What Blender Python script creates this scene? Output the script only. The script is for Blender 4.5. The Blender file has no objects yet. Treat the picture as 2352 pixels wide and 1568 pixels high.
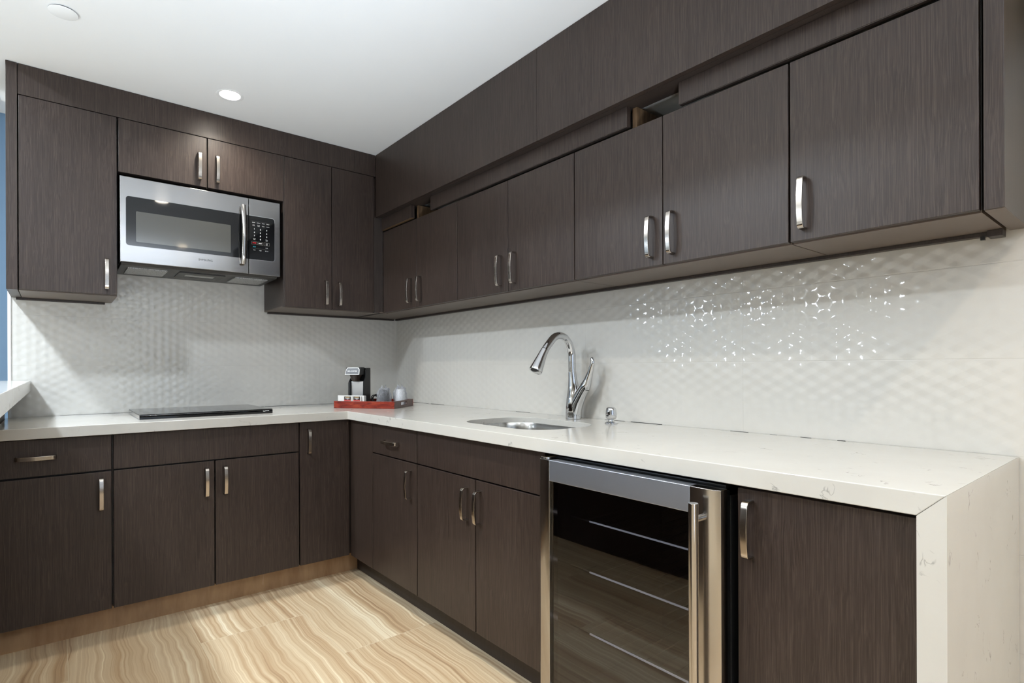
import bpy, bmesh, math, random
from math import sin, cos, pi, radians
from mathutils import Vector, Matrix

random.seed(7)
SC = bpy.context.scene
COL = SC.collection
ORG = {}

# ---------------------------------------------------------------- helpers
def V(*a): return Vector(a)

def W(side, u, d, z):
    """wall-local (along wall, out from wall, height) -> world. L: wall y=0, R: wall x=0"""
    return Vector((u, -d, z)) if side == 'L' else Vector((-d, u, z))

def thing(name, label, cat, loc=(0, 0, 0), group=None):
    o = bpy.data.objects.new(name, None)
    o.empty_display_size = .05
    o.location = loc
    o['label'] = label; o['category'] = cat
    if group: o['group'] = group
    COL.objects.link(o)
    ORG[o.name] = Vector(loc)
    return o

def tag(o, label, cat, group=None):
    o['label'] = label; o['category'] = cat
    if group: o['group'] = group
    return o

def obj(name, bm, mat, parent=None, bevel=0, seg=2, smooth=False, label=None, kind=None, origin=None, angle=35):
    bmesh.ops.recalc_face_normals(bm, faces=bm.faces[:])
    org = ORG[parent.name] if parent is not None else (Vector(origin) if origin else Vector((0, 0, 0)))
    if org.length: bmesh.ops.translate(bm, vec=-org, verts=bm.verts[:])
    me = bpy.data.meshes.new(name)
    bm.to_mesh(me); bm.free()
    o = bpy.data.objects.new(name, me)
    mats = mat if isinstance(mat, (list, tuple)) else [mat]
    for m in mats: me.materials.append(m)
    COL.objects.link(o)
    if parent is not None: o.parent = parent
    else: o.location = org
    ORG[o.name] = org
    if smooth:
        for p in me.polygons: p.use_smooth = True
    if bevel:
        b = o.modifiers.new('bevel', 'BEVEL'); b.width = bevel; b.segments = seg
        b.limit_method = 'ANGLE'; b.angle_limit = radians(angle)
        b.harden_normals = True
        for p in me.polygons: p.use_smooth = True
        try:
            me.set_sharp_from_angle(angle=radians(40))
        except Exception: pass
    elif smooth:
        try: me.set_sharp_from_angle(angle=radians(50))
        except Exception: pass
    if label: o['label'] = label
    if kind: o['kind'] = kind
    return o

def NB(): return bmesh.new()

def box(bm, x0, x1, y0, y1, z0, z1):
    x0, x1 = sorted((x0, x1)); y0, y1 = sorted((y0, y1)); z0, z1 = sorted((z0, z1))
    v = [bm.verts.new(p) for p in ((x0,y0,z0),(x1,y0,z0),(x1,y1,z0),(x0,y1,z0),(x0,y0,z1),(x1,y0,z1),(x1,y1,z1),(x0,y1,z1))]
    for f in ((0,3,2,1),(4,5,6,7),(0,1,5,4),(1,2,6,5),(2,3,7,6),(3,0,4,7)):
        bm.faces.new([v[i] for i in f])
    return bm

def wb(bm, side, u0, u1, d0, d1, z0, z1):
    a = W(side, u0, d0, z0); b = W(side, u1, d1, z1)
    return box(bm, a.x, b.x, a.y, b.y, a.z, b.z)

def wbox(side, u0, u1, d0, d1, z0, z1): return wb(NB(), side, u0, u1, d0, d1, z0, z1)

def prism(bm, pts, f0, f1):
    """pts: 2D outline; f0/f1 map (a,b)->world for the two caps"""
    A = [bm.verts.new(f0(*p)) for p in pts]; B = [bm.verts.new(f1(*p)) for p in pts]
    n = len(pts)
    bm.faces.new(A[::-1]); bm.faces.new(B)
    for i in range(n):
        bm.faces.new((A[i], A[(i+1) % n], B[(i+1) % n], B[i]))
    return bm

def rr(u0, u1, v0, v1, r, n=6):
    """rounded rectangle outline; r = radius or 4 radii (u0v0,u1v0,u1v1,u0v1)"""
    if not isinstance(r, (list, tuple)): r = [r]*4
    out = []
    for (cx, cy, sx, sy, a0, q) in ((u0, v0, 1, 1, pi, r[0]), (u1, v0, -1, 1, 1.5*pi, r[1]), (u1, v1, -1, -1, 0, r[2]), (u0, v1, 1, -1, .5*pi, r[3])):
        if q <= 1e-6: out.append((cx, cy)); continue
        for i in range(n+1):
            a = a0 + (pi/2)*i/n
            out.append((cx + sx*q + q*cos(a), cy + sy*q + q*sin(a)))
    return out

def plate_hole(bm, outer, hole, f0, f1):
    rings = []
    for f in (f0, f1):
        loops = [[bm.verts.new(f(*p)) for p in lp] for lp in [outer] + (hole if isinstance(hole[0], list) else [hole])]
        es = [bm.edges.new((v[i], v[(i+1) % len(v)])) for v in loops for i in range(len(v))]
        bmesh.ops.triangle_fill(bm, use_beauty=True, edges=es)
        rings.append(loops)
    for a, b in zip(*rings):
        n = len(a)
        for i in range(n): bm.faces.new((a[i], a[(i+1) % n], b[(i+1) % n], b[i]))
    return bm

def frames(pts):
    P = [Vector(p) for p in pts]; n = len(P)
    T = [(P[min(i+1, n-1)] - P[max(i-1, 0)]).normalized() for i in range(n)]
    ref = Vector((1, 0, 0)) if abs(T[0].x) < .8 else Vector((0, 1, 0))
    N = [(ref - T[0]*ref.dot(T[0])).normalized()]
    for i in range(1, n):
        v = N[-1] - T[i]*N[-1].dot(T[i]); N.append(v.normalized())
    return P, T, N

def tube(bm, pts, rad, seg=16, caps=True, flat=None, closed=False):
    P, T, N = frames(pts)
    if not isinstance(rad, (list, tuple)): rad = [rad]*len(P)
    rings = []
    for i in range(len(P)):
        b = T[i].cross(N[i]); r = rad[i]
        fx = flat[i] if flat else 1
        rings.append([bm.verts.new(P[i] + N[i]*(cos(2*pi*k/seg)*r*fx) + b*(sin(2*pi*k/seg)*r)) for k in range(seg)])
    m = len(rings)
    for i in range(m if closed else m-1):
        a, b = rings[i], rings[(i+1) % m]
        for k in range(seg): bm.faces.new((a[k], a[(k+1) % seg], b[(k+1) % seg], b[k]))
    if caps and not closed:
        bm.faces.new(rings[0][::-1]); bm.faces.new(rings[-1])
    return bm

def lathe(bm, prof, c, seg=32, cap0=True, cap1=True, axis='z'):
    rings = []
    for r, h in prof:
        if axis == 'z': rings.append([bm.verts.new((c[0]+r*cos(2*pi*k/seg), c[1]+r*sin(2*pi*k/seg), c[2]+h)) for k in range(seg)])
    for a, b in zip(rings, rings[1:]):
        for k in range(seg): bm.faces.new((a[k], a[(k+1) % seg], b[(k+1) % seg], b[k]))
    if cap0: bm.faces.new(rings[0][::-1])
    if cap1: bm.faces.new(rings[-1])
    return bm

def smoothpath(pts, n=6):
    """Catmull-Rom through points of any dimension"""
    P = [tuple(p) for p in pts]
    Q = [P[0]] + P + [P[-1]]
    out = []
    for i in range(1, len(Q)-2):
        for k in range(n):
            t = k/n
            out.append(tuple(.5*((2*b) + (-a+c)*t + (2*a-5*b+4*c-d)*t*t + (-a+3*b-3*c+d)*t**3) for a, b, c, d in zip(Q[i-1], Q[i], Q[i+1], Q[i+2])))
    out.append(P[-1])
    return out

def text_mesh(name, s, size, origin, ex, ez, mat, parent, depth=.0004, align='CENTER', bold=0.0):
    """raised lettering: baseline direction ex, up ez, sitting on a surface"""
    cu = bpy.data.curves.new('lettering', 'FONT'); cu.body = s; cu.size = size
    cu.align_x = align; cu.align_y = 'CENTER'; cu.extrude = depth; cu.offset = bold; cu.resolution_u = 2
    t = bpy.data.objects.new('lettering', cu); COL.objects.link(t)
    dg = bpy.context.evaluated_depsgraph_get()
    me = bpy.data.meshes.new_from_object(t.evaluated_get(dg))
    bpy.data.objects.remove(t); bpy.data.curves.remove(cu)
    ex = Vector(ex).normalized(); ez = Vector(ez).normalized(); en = ex.cross(ez)
    M = Matrix((ex, ez, en)).transposed().to_4x4(); M.translation = Vector(origin) - ORG[parent.name]
    me.transform(M); me.materials.clear(); me.materials.append(mat)
    me.name = name
    o = bpy.data.objects.new(name, me); COL.objects.link(o); o.parent = parent
    ORG[o.name] = ORG[parent.name]
    return o

# ---------------------------------------------------------------- materials
def lin(c):
    return tuple(((v/255)/12.92 if v/255 <= .04045 else ((v/255+.055)/1.055)**2.4) for v in c) + (1,)

class G:
    """tiny node-graph helper"""
    def __init__(s, name):
        s.m = bpy.data.materials.new(name); s.m.use_nodes = True
        s.t = s.m.node_tree; s.t.nodes.clear()
        s.out = s.n('ShaderNodeOutputMaterial')
    def n(s, t, **k):
        x = s.t.nodes.new(t)
        for a, b in k.items(): setattr(x, a, b)
        return x
    def l(s, a, b): s.t.links.new(a, b)
    def val(s, sock, v):
        if hasattr(v, 'links') or isinstance(v, bpy.types.NodeSocket): s.l(v, sock)
        else: sock.default_value = v
    def math(s, op, a, b=0.0, c=0.0):
        x = s.n('ShaderNodeMath', operation=op)
        s.val(x.inputs[0], a); s.val(x.inputs[1], b); s.val(x.inputs[2], c)
        return x.outputs[0]
    def pos(s):
        return s.n('ShaderNodeNewGeometry').outputs['Position']
    def sep(s, v):
        x = s.n('ShaderNodeSeparateXYZ'); s.l(v, x.inputs[0]); return x.outputs
    def comb(s, a, b, c):
        x = s.n('ShaderNodeCombineXYZ'); s.val(x.inputs[0], a); s.val(x.inputs[1], b); s.val(x.inputs[2], c); return x.outputs[0]
    def vmul(s, v, k):
        x = s.n('ShaderNodeVectorMath', operation='MULTIPLY'); s.l(v, x.inputs[0]); x.inputs[1].default_value = k; return x.outputs[0]
    def vadd(s, a, b):
        x = s.n('ShaderNodeVectorMath', operation='ADD'); s.l(a, x.inputs[0]); s.val(x.inputs[1], b); return x.outputs[0]
    def noise(s, v, scale=1, detail=2, rough=.5, dist=0):
        x = s.n('ShaderNodeTexNoise'); s.l(v, x.inputs['Vector'])
        x.inputs['Scale'].default_value = scale; x.inputs['Detail'].default_value = detail
        x.inputs['Roughness'].default_value = rough; x.inputs['Distortion'].default_value = dist
        return x.outputs['Fac']
    def ramp(s, f, stops, interp='LINEAR'):
        x = s.n('ShaderNodeValToRGB'); s.l(f, x.inputs[0]); x.color_ramp.interpolation = interp
        e = x.color_ramp.elements
        while len(e) < len(stops): e.new(.5)
        for q, (p, c) in zip(e, stops):
            q.position = p; q.color = c if len(c) == 4 else tuple(c)+(1,)
        return x.outputs[0]
    def mix(s, f, a, b):
        x = s.n('ShaderNodeMix', data_type='RGBA'); s.val(x.inputs[0], f); s.val(x.inputs[6], a); s.val(x.inputs[7], b); return x.outputs[2]
    def bump(s, h, dist=.001, strength=1.0):
        x = s.n('ShaderNodeBump'); s.l(h, x.inputs['Height']); x.inputs['Distance'].default_value = dist
        x.inputs['Strength'].default_value = strength
        return x.outputs[0]
    def bsdf(s, color=None, rough=.5, metal=0, spec=.5, normal=None, **k):
        x = s.n('ShaderNodeBsdfPrincipled')
        if color is not None: s.val(x.inputs['Base Color'], color)
        s.val(x.inputs['Roughness'], rough); s.val(x.inputs['Metallic'], metal)
        x.inputs['Specular IOR Level'].default_value = spec
        if normal is not None: s.l(normal, x.inputs['Normal'])
        for a, b in k.items():
            s.val(x.inputs[a.replace('_', ' ')], b)
        s.l(x.outputs[0], s.out.inputs[0])
        return x

def plain(name, rgb, rough=.5, metal=0, spec=.5, var=.04, scale=40):
    g = G(name)
    f = g.noise(g.pos(), scale, 2)
    c = lin(rgb)
    a = tuple(v*(1-var) for v in c[:3])+(1,); b = tuple(min(1, v*(1+var)) for v in c[:3])+(1,)
    g.bsdf(g.mix(f, a, b), rough, metal, spec)
    return g.m

def wood(name, c_dark, c_mid, c_light, rough=.36, grain=330, bump=.00022, horizontal=None, spec=.5):
    g = G(name)
    p = g.pos()
    warp = g.noise(g.vmul(p, (14, 14, 5)), 1, 2)
    wv = g.n('ShaderNodeVectorMath', operation='SCALE'); g.l(g.comb(warp, warp, 0), wv.inputs[0]); wv.inputs[3].default_value = .012
    q = g.vadd(p, wv.outputs[0])
    fine = g.noise(g.vmul(q, (grain, grain, 5.5)), 1, 3, .6)
    mid = g.noise(g.vmul(q, (grain*.3, grain*.3, 2.2)), 1, 2, .5)
    big = g.noise(g.vmul(p, (5, 5, 1.2)), 1, 2)
    s = g.math('ADD', g.math('MULTIPLY', fine, .8), g.math('MULTIPLY', mid, .18))
    s = g.math('ADD', s, g.math('MULTIPLY', g.math('SUBTRACT', big, .5), .12))
    col = g.ramp(s, [(.33, lin(c_dark)), (.47, lin(c_mid)), (.63, lin(c_light))])
    hb = g.math('ADD', g.math('MULTIPLY', fine, .7), g.math('MULTIPLY', mid, .5))
    rg = g.math('ADD', rough-.05, g.math('MULTIPLY', fine, .1))
    g.bsdf(col, rg, 0, spec, g.bump(hb, bump))
    return g.m

M = {}
M['wood'] = wood('espresso_wood', (40, 31, 27), (51, 41, 36), (68, 57, 51), rough=.4, spec=.38, grain=620)
M['wood_edge'] = wood('espresso_edge', (40, 33, 30), (49, 41, 37), (61, 52, 47), rough=.45, grain=620)
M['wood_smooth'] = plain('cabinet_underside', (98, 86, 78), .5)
M['raw_wood'] = wood('raw_plywood', (78, 58, 38), (98, 74, 50), (118, 92, 64), rough=.6, grain=120)
M['dark_gap'] = plain('shadow_gap_black', (16, 12, 10), .7)
M['toe'] = wood('toe_kick_wood', (146, 114, 84), (158, 126, 94), (170, 138, 104), rough=.25, grain=25, bump=.00002)  # warm light from the floor put into the left toe kick's colour
M['white'] = plain('ceiling_white', (238, 238, 237), .8, var=.01, scale=3)
M['wall_white'] = plain('wall_white', (214, 212, 206), .75, var=.015, scale=4)
M['blue'] = plain('blue_paint', (112, 140, 166), .7, var=.03, scale=3)
M['black'] = plain('black_plastic', (18, 18, 19), .32)
M['black_soft'] = plain('black_matte', (26, 26, 27), .55)
M['dark_metal'] = plain('dark_enamel', (52, 50, 48), .42)
M['black_glass'] = plain('black_glass', (8, 9, 11), .04, spec=.4, var=.02)
M['screen_mesh'] = plain('oven_window_screen', (62, 62, 58), .06, spec=.6, var=.05, scale=900)
M['ink'] = plain('dark_ink', (52, 50, 50), .5)
M['white_ink'] = plain('white_ink', (225, 225, 225), .5)
M['red_ink'] = plain('red_ink', (205, 30, 40), .5)
M['teal_ink'] = plain('teal_ink', (40, 150, 165), .5)
M['porcelain'] = plain('white_porcelain', (232, 231, 228), .25)
M['paper'] = plain('white_paper', (224, 222, 216), .7)
M['label_black'] = plain('label_black', (36, 32, 32), .5)
M['label_gold'] = plain('label_gold', (186, 152, 96), .45)
M['label_red'] = plain('label_red', (196, 62, 58), .5)
M['tray_red'] = None

def metal(name, rgb, rough, aniso=0, axis=None, scale=None, bump=0):
    g = G(name)
    p = g.pos()
    if scale:
        f = g.noise(g.vmul(p, scale), 1, 2)
        r = g.math('ADD', rough-.05, g.math('MULTIPLY', f, .1))
    else:
        f = None; r = rough
    k = {}
    x = g.bsdf(lin(rgb), r, 1, .5, g.bump(f, bump) if (bump and f is not None) else None)
    if aniso:
        x.inputs['Anisotropic'].default_value = aniso; x.inputs['Anisotropic Rotation'].default_value = .25
        t = g.n('ShaderNodeTangent', direction_type='RADIAL', axis=axis or 'Z'); g.l(t.outputs[0], x.inputs['Tangent'])
    return g.m

M['nickel'] = metal('satin_nickel', (184, 176, 167), .2, scale=(300, 300, 300))
M['steel'] = metal('brushed_steel', (158, 157, 157), .14, aniso=.8, axis='Z', scale=(6, 6, 900))
M['steel_v'] = metal('brushed_steel_upright', (182, 178, 174), .17, scale=(700, 700, 5))
M['steel_rail'] = metal('brushed_steel_rail', (214, 221, 234), .36, scale=(6, 6, 900))  # cool reflected daylight put into the rail's blue-white colour
M['steel_bowl'] = metal('sink_steel', (176, 174, 170), .24, scale=(60, 60, 400))
M['chrome'] = metal('polished_chrome', (214, 215, 217), .04)
M['silver'] = metal('mirror_silver', (232, 232, 234), .3)
M['filter'] = None

def make_filter():
    g = G('aluminium_filter_mesh')
    v = g.n('ShaderNodeTexVoronoi'); g.l(g.vmul(g.pos(), (260, 260, 260)), v.inputs['Vector']); v.inputs['Scale'].default_value = 1
    c = g.ramp(v.outputs['Distance'], [(.1, (.75, .75, .74, 1)), (.7, (.32, .32, .31, 1))])
    g.bsdf(c, .35, .8, .5, g.bump(v.outputs['Distance'], .002))
    return g.m
M['filter'] = make_filter()

def make_tray_red():
    g = G('red_mahogany')
    p = g.pos()
    f = g.noise(g.vmul(p, (18, 18, 70)), 1, 4, .6, .8)
    c = g.ramp(f, [(.3, lin((82, 19, 11))), (.5, lin((124, 35, 21))), (.7, lin((152, 64, 40)))])
    g.bsdf(c, .28)
    return g.m
M['tray_red'] = make_tray_red()
M['tray_dark'] = wood('dark_stained_tray_end', (62, 42, 38), (80, 57, 52), (98, 74, 66), rough=.4, grain=150)

def make_quartz():
    g = G('white_quartz')
    p = g.pos()
    big = g.noise(g.vmul(p, (6, 6, 6)), 1, 4, .6)
    base = g.mix(big, lin((200, 197, 189)), lin((211, 209, 203)))
    # thin broken grey veins
    w = g.n('ShaderNodeTexNoise'); g.l(p, w.inputs['Vector']); w.inputs['Scale'].default_value = 5; w.inputs['Detail'].default_value = 3
    q = g.n('ShaderNodeVectorMath', operation='MULTIPLY_ADD'); g.l(w.outputs['Color'], q.inputs[0]); q.inputs[1].default_value = (.35, .35, .35); g.l(p, q.inputs[2])
    vn = g.noise(q.outputs[0], 3.2, 6, .62)
    vein = g.ramp(g.math('ABSOLUTE', g.math('SUBTRACT', vn, .5)), [(0, (1, 1, 1, 1)), (.006, (0, 0, 0, 1))])
    patch = g.ramp(g.noise(g.vmul(p, (23, 23, 23)), 1, 2), [(.58, (0, 0, 0, 1)), (.66, (1, 1, 1, 1))])
    f = g.math('MULTIPLY', g.math('MULTIPLY', vein, patch), .62)
    col = g.mix(f, base, lin((122, 118, 114)))
    g.bsdf(col, .13, 0, .5)
    return g.m
M['quartz'] = make_quartz()

def make_tile(name, axis, seam0, pitch):
    """glossy embossed wall tile, axis 0: runs along x, 1: runs along y"""
    g = G(name)
    s = g.sep(g.pos())
    u, z = s[axis], s[2]
    a = .0385
    d = a*math.sqrt(3)/2
    zz = g.math('SUBTRACT', z, .838)
    def wave(cu, cz):
        ph = g.math('ADD', g.math('MULTIPLY', u, cu/d), g.math('MULTIPLY', zz, cz/d))
        cs = g.math('COSINE', g.math('MULTIPLY', ph, 2*pi))
        pp = g.math('PINGPONG', ph, .5)           # 0 at lattice rows, .5 between
        tri = g.math('SUBTRACT', 1, g.math('MULTIPLY', pp, 4))
        return g.math('ADD', g.math('MULTIPLY', cs, .5), g.math('MULTIPLY', tri, .5))
    r3 = math.sqrt(3)/2
    h = g.math('ADD', g.math('ADD', wave(1, 0), wave(.5, r3)), wave(.5, -r3))
    h = g.math('MULTIPLY', h, .33)
    h = g.math('MULTIPLY', h, 1)
    # tile joints
    du = g.math('PINGPONG', g.math('SUBTRACT', u, seam0), pitch/2)
    dz = g.math('PINGPONG', zz, .2325/2)
    dd = g.math('MINIMUM', du, dz)
    joint = g.math('SUBTRACT', 1, g.math('SMOOTH_MIN', g.math('DIVIDE', dd, .0016), 1, .3))
    joint = g.math('MAXIMUM', joint, 0)
    hh = g.math('SUBTRACT', h, g.math('MULTIPLY', joint, .3))
    n1 = g.noise(g.vmul(g.pos(), (3, 3, 3)), 1, 2)
    col = g.mix(n1, lin((206, 203, 196)), lin((213, 210, 204)))
    col = g.mix(g.math('MULTIPLY', joint, .5), col, lin((190, 186, 178)))
    g.bsdf(col, g.math('ADD', .05, g.math('MULTIPLY', joint, .4)), 0, .5, g.bump(hh, .00075))
    return g.m
M['tile_L'] = make_tile('embossed_tile_back', 0, -.531, .709)
M['tile_R'] = make_tile('embossed_tile_right', 1, -.2815, .681)

def make_floor():
    g = G('striped_stone_tile')
    p = g.pos(); s = g.sep(p)
    # long tiles laid along y, offset by half
    br = g.n('ShaderNodeTexBrick', offset=.5, offset_frequency=2, squash=1.0)
    vec = g.comb(g.math('ADD', s[1], .903), g.math('ADD', s[0], .955 + .405*40), 0)
    g.l(vec, br.inputs['Vector'])
    br.inputs['Color1'].default_value = (0, 0, 0, 1); br.inputs['Color2'].default_value = (1, 1, 1, 1)
    br.inputs['Mortar'].default_value = (.5, .5, .5, 1)
    br.inputs['Scale'].default_value = 1; br.inputs['Mortar Size'].default_value = .0013
    br.inputs['Mortar Smooth'].default_value = .1; br.inputs['Bias'].default_value = 0
    br.inputs['Brick Width'].default_value = .816; br.inputs['Row Height'].default_value = .405
    rid = g.sep(br.outputs['Color'])[0]
    w1 = g.noise(g.vmul(p, (1.6, 2.6, 1)), 1, 2, .5)
    w2 = g.noise(g.vmul(p, (14, 11, 1)), 1, 2, .5)
    x = g.math('ADD', s[0], g.math('ADD', g.math('MULTIPLY', w1, .085), g.math('MULTIPLY', w2, .007)))
    x = g.math('ADD', x, g.math('MULTIPLY', rid, 3.7))
    st1 = g.noise(g.comb(g.math('MULTIPLY', x, 26), g.math('MULTIPLY', s[1], .4), g.math('MULTIPLY', rid, 9)), 1, 3, .6)
    st2 = g.noise(g.comb(g.math('MULTIPLY', x, 110), g.math('MULTIPLY', s[1], .8), g.math('MULTIPLY', rid, 5)), 1, 2, .6)
    f = g.math('ADD', g.math('MULTIPLY', st1, .62), g.math('MULTIPLY', st2, .38))
    col = g.ramp(f, [(.30, lin((148, 118, 90))), (.42, lin((186, 158, 124))), (.5, lin((204, 181, 148))), (.57, lin((216, 196, 164))), (.63, lin((235, 222, 194))), (.74, lin((206, 184, 152)))])
    col = g.mix(g.math('MULTIPLY', br.outputs['Fac'], .8), col, lin((214, 200, 172)))
    g.bsdf(col, .3, 0, .45)
    return g.m
M['floor'] = make_floor()

def make_glass(name, tint, fres_ior=1.5, rough=.02):
    """thin tinted glass: fresnel mix of mirror and tinted see-through"""
    g = G(name)
    tr = g.n('ShaderNodeBsdfTransparent'); tr.inputs[0].default_value = tint
    gl = g.n('ShaderNodeBsdfGlossy'); gl.inputs['Roughness'].default_value = rough; gl.inputs[0].default_value = (1, 1, 1, 1)
    fr = g.n('ShaderNodeFresnel'); fr.inputs[0].default_value = fres_ior
    mx = g.n('ShaderNodeMixShader'); bk = g.n('ShaderNodeNewGeometry').outputs['Backfacing']
    g.l(g.math('MULTIPLY', fr.outputs[0], g.math('SUBTRACT', 1, bk)), mx.inputs[0]); g.l(tr.outputs[0], mx.inputs[1]); g.l(gl.outputs[0], mx.inputs[2])
    g.l(mx.outputs[0], g.out.inputs[0])
    return g.m
M['fridge_glass'] = make_glass('smoked_glass', (.72, .72, .74, 1), 1.7)
M['shelf_edge'] = plain('pale_shelf_edge', (226, 230, 238), .3)  # near-white colour stands in for light caught on glass shelf edges
M['window_glass'] = make_glass('window_glass', (.95, .97, 1, 1))

def make_wrap():
    g = G('clear_plastic_wrap')
    p = g.pos()
    n = g.noise(g.vmul(p, (70, 70, 40)), 1, 4, .6, 1.0)
    bn = g.bump(n, .01)
    tr = g.n('ShaderNodeBsdfTransparent'); tr.inputs[0].default_value = (.9, .91, .94, 1)
    gl = g.n('ShaderNodeBsdfPrincipled'); gl.inputs['Base Color'].default_value = (.75, .77, .82, 1); gl.inputs['Roughness'].default_value = .15
    g.l(bn, gl.inputs['Normal'])
    lw = g.n('ShaderNodeLayerWeight'); lw.inputs[0].default_value = .35; g.l(bn, lw.inputs['Normal'])
    f = g.math('ADD', g.math('MULTIPLY', lw.outputs['Facing'], .6), .12)
    mx = g.n('ShaderNodeMixShader'); g.l(f, mx.inputs[0]); g.l(tr.outputs[0], mx.inputs[1]); g.l(gl.outputs[0], mx.inputs[2])
    g.l(mx.outputs[0], g.out.inputs[0])
    return g.m
M['wrap'] = make_wrap()

def emit(name, rgb, strength):
    g = G(name)
    e = g.n('ShaderNodeEmission'); e.inputs[0].default_value = tuple(rgb)+(1,); e.inputs[1].default_value = strength
    g.l(e.outputs[0], g.out.inputs[0])
    return g.m

# ---------------------------------------------------------------- measures (metres)
CT, CB = .838, .797          # worktop top / underside
CEIL = 2.291
UB, UT = 1.376, 2.164        # wall cabinets, left run
RT = 1.851                   # top of right-hand wall cabinet doors
DU, DR, DS = .337, .276, .323   # front planes: left wall units, right wall units, soffit
DL = .611                    # front plane of base units
XE = -1.953                  # left end of the back wall
YE = -2.982                  # end of the worktop run
YR = -5.8                    # rear wall
XL = -5.6                    # far left wall

def struct(name, bm, m, bevel=0):
    return obj(name, bm, m, bevel=bevel, kind='structure')

# ---------------------------------------------------------------- setting
struct('floor', box(NB(), XL-.1, .1, YR-.1, 1.25, -.1, 0), M['floor'])
struct('wall_right', box(NB(), 0, .12, YR, .12, 0, CEIL+.02), M['tile_R'])
struct('wall_back', box(NB(), XE, 0, 0, .12, 0, CEIL+.02), M['tile_L'])
def circ(x, y, r, n=32): return [(x+r*cos(2*pi*k/n), y+r*sin(2*pi*k/n)) for k in range(n)]
LAMPS_K = [(-1.169, -.571), (-1.17, -2.12), (-.78, -3.67), (-1.17, -5.22)]
LAMPS_L = [(-2.75, -1.5), (-2.75, -.53), (-2.75, -3.4), (-4.5, -1.5), (-4.5, -3.4)]
LR = .043
struct('trim_3', box(NB(), XE-.012, XE-.0005, -.004, .125, 0, CEIL), M['white'])
struct('ceiling', plate_hole(NB(), [(-1.966, YR), (.12, YR), (.12, .12), (-1.966, .12)], [circ(x, y, LR+.002) for x, y in LAMPS_K],
       lambda a, b: Vector((a, b, CEIL)), lambda a, b: Vector((a, b, CEIL+.1))), M['white'])
struct('trim_1', box(NB(), -1.99, -1.966, YR, .12, CEIL, 2.62), M['white'])
struct('ceiling_left', plate_hole(NB(), [(XL, YR), (-1.966, YR), (-1.966, 1.2), (XL, 1.2)], [circ(x, y, .092) for x, y in LAMPS_L],
       lambda a, b: Vector((a, b, 2.6)), lambda a, b: Vector((a, b, 2.7))), M['white'])
struct('wall_far', box(NB(), XL, .12, 1.15, 1.25, 0, 2.62), M['blue'])
FILL_WIN = [(-3.3, -2.1), (-1.5, -.5)]  # unseen rear windows, put in for fill light and reflections
bm = NB()
xs = [XL] + [v for w in FILL_WIN for v in w] + [.12]
for a, b in zip(xs[::2], xs[1::2]): box(bm, a, b, YR-.12, YR, 0, 2.62)
for a, b in FILL_WIN:
    box(bm, a, b, YR-.12, YR, 0, .6); box(bm, a, b, YR-.12, YR, 2.2, 2.62)
struct('wall_rear', bm, plain('taupe_paint', (104, 99, 93), .7))
for i, (a, b) in enumerate(FILL_WIN):
    bm = NB()
    for (x0, x1, z0, z1) in ((a, a+.05, .6, 2.2), (b-.05, b, .6, 2.2), ((a+b)/2-.025, (a+b)/2+.025, .6, 2.2), (a, b, .6, .65), (a, b, 2.15, 2.2)):
        box(bm, x0, x1, YR-.09, YR-.04, z0, z1)
    w = struct('window_%d' % (i+1), bm, M['white'])  # added window frame, never in view
    obj('pane', box(NB(), a+.04, b-.04, YR-.068, YR-.062, .64, 2.16), M['window_glass'], w)
struct('wall_left', box(NB(), XL-.12, XL, YR, 1.2, 0, 2.62), M['wall_white'])

# ---------------------------------------------------------------- door pulls
def pull(side, u, zc, d, length=.134, width=.0148, out=.034, horizontal=False, parent=None):
    """bowed flat bar pull; u,zc: centre, d: door face"""
    if side == 'R' and not horizontal: u -= .004
    h = length/2
    prof = [(0, -h), (.016, -h), (.0225, -h+.0012), (.027, -h+.0045), (.0292, -h+.0095), (.0302, -h+.018)]
    n = 8
    for i in range(1, n):
        t = -1 + 2*i/n
        prof.append((.0302 + (out-.0302)*(1-t*t), t*(h-.018)))
    prof += [(.0302, h-.018), (.0292, h-.0095), (.027, h-.0045), (.0225, h-.0012), (.016, h), (0, h)]
    th = .0042
    inner = []
    for i, (o_, a_) in enumerate(prof):
        p0 = Vector(prof[max(i-1, 0)]); p1 = Vector(prof[min(i+1, len(prof)-1)])
        t = (p1-p0).normalized(); nrm = Vector((-t.y, t.x))
        q = Vector((o_, a_)) + nrm*th
        inner.append((max(q.x, 0), q.y))
    bm = NB()
    def mp(o_, a_, w):
        if horizontal: return W(side, u + a_, d + o_, zc + w)
        return W(side, u + w, d + o_, zc + a_)
    ws = (-width/2, width/2)
    R = [[bm.verts.new(mp(o_, a_, w)) for (o_, a_) in ring] for ring in (prof, inner) for w in ws]
    oa, ob, ia, ib = R
    m = len(prof)
    for i in range(m-1):
        bm.faces.new((oa[i], oa[i+1], ob[i+1], ob[i]))
        bm.faces.new((ia[i], ib[i], ib[i+1], ia[i+1]))
        bm.faces.new((oa[i], ia[i], ia[i+1], oa[i+1]))
        bm.faces.new((ob[i], ob[i+1], ib[i+1], ib[i]))
    bm.faces.new((oa[0], ob[0], ib[0], ia[0])); bm.faces.new((oa[-1], ia[-1], ib[-1], ob[-1]))
    return obj('handle', bm, M['nickel'], parent, bevel=.0012, seg=2, label='brushed nickel bow handle', angle=40)

TH = .019   # door thickness
GAP = .0016
def front(name, side, u0, u1, z0, z1, d, parent, mat=None, gap=GAP):
    u0, u1 = sorted((u0, u1))
    return obj(name, wbox(side, u0+gap, u1-gap, d-TH, d, z0+gap, z1-gap), mat or M['wood'], parent, bevel=.0012)

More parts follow.
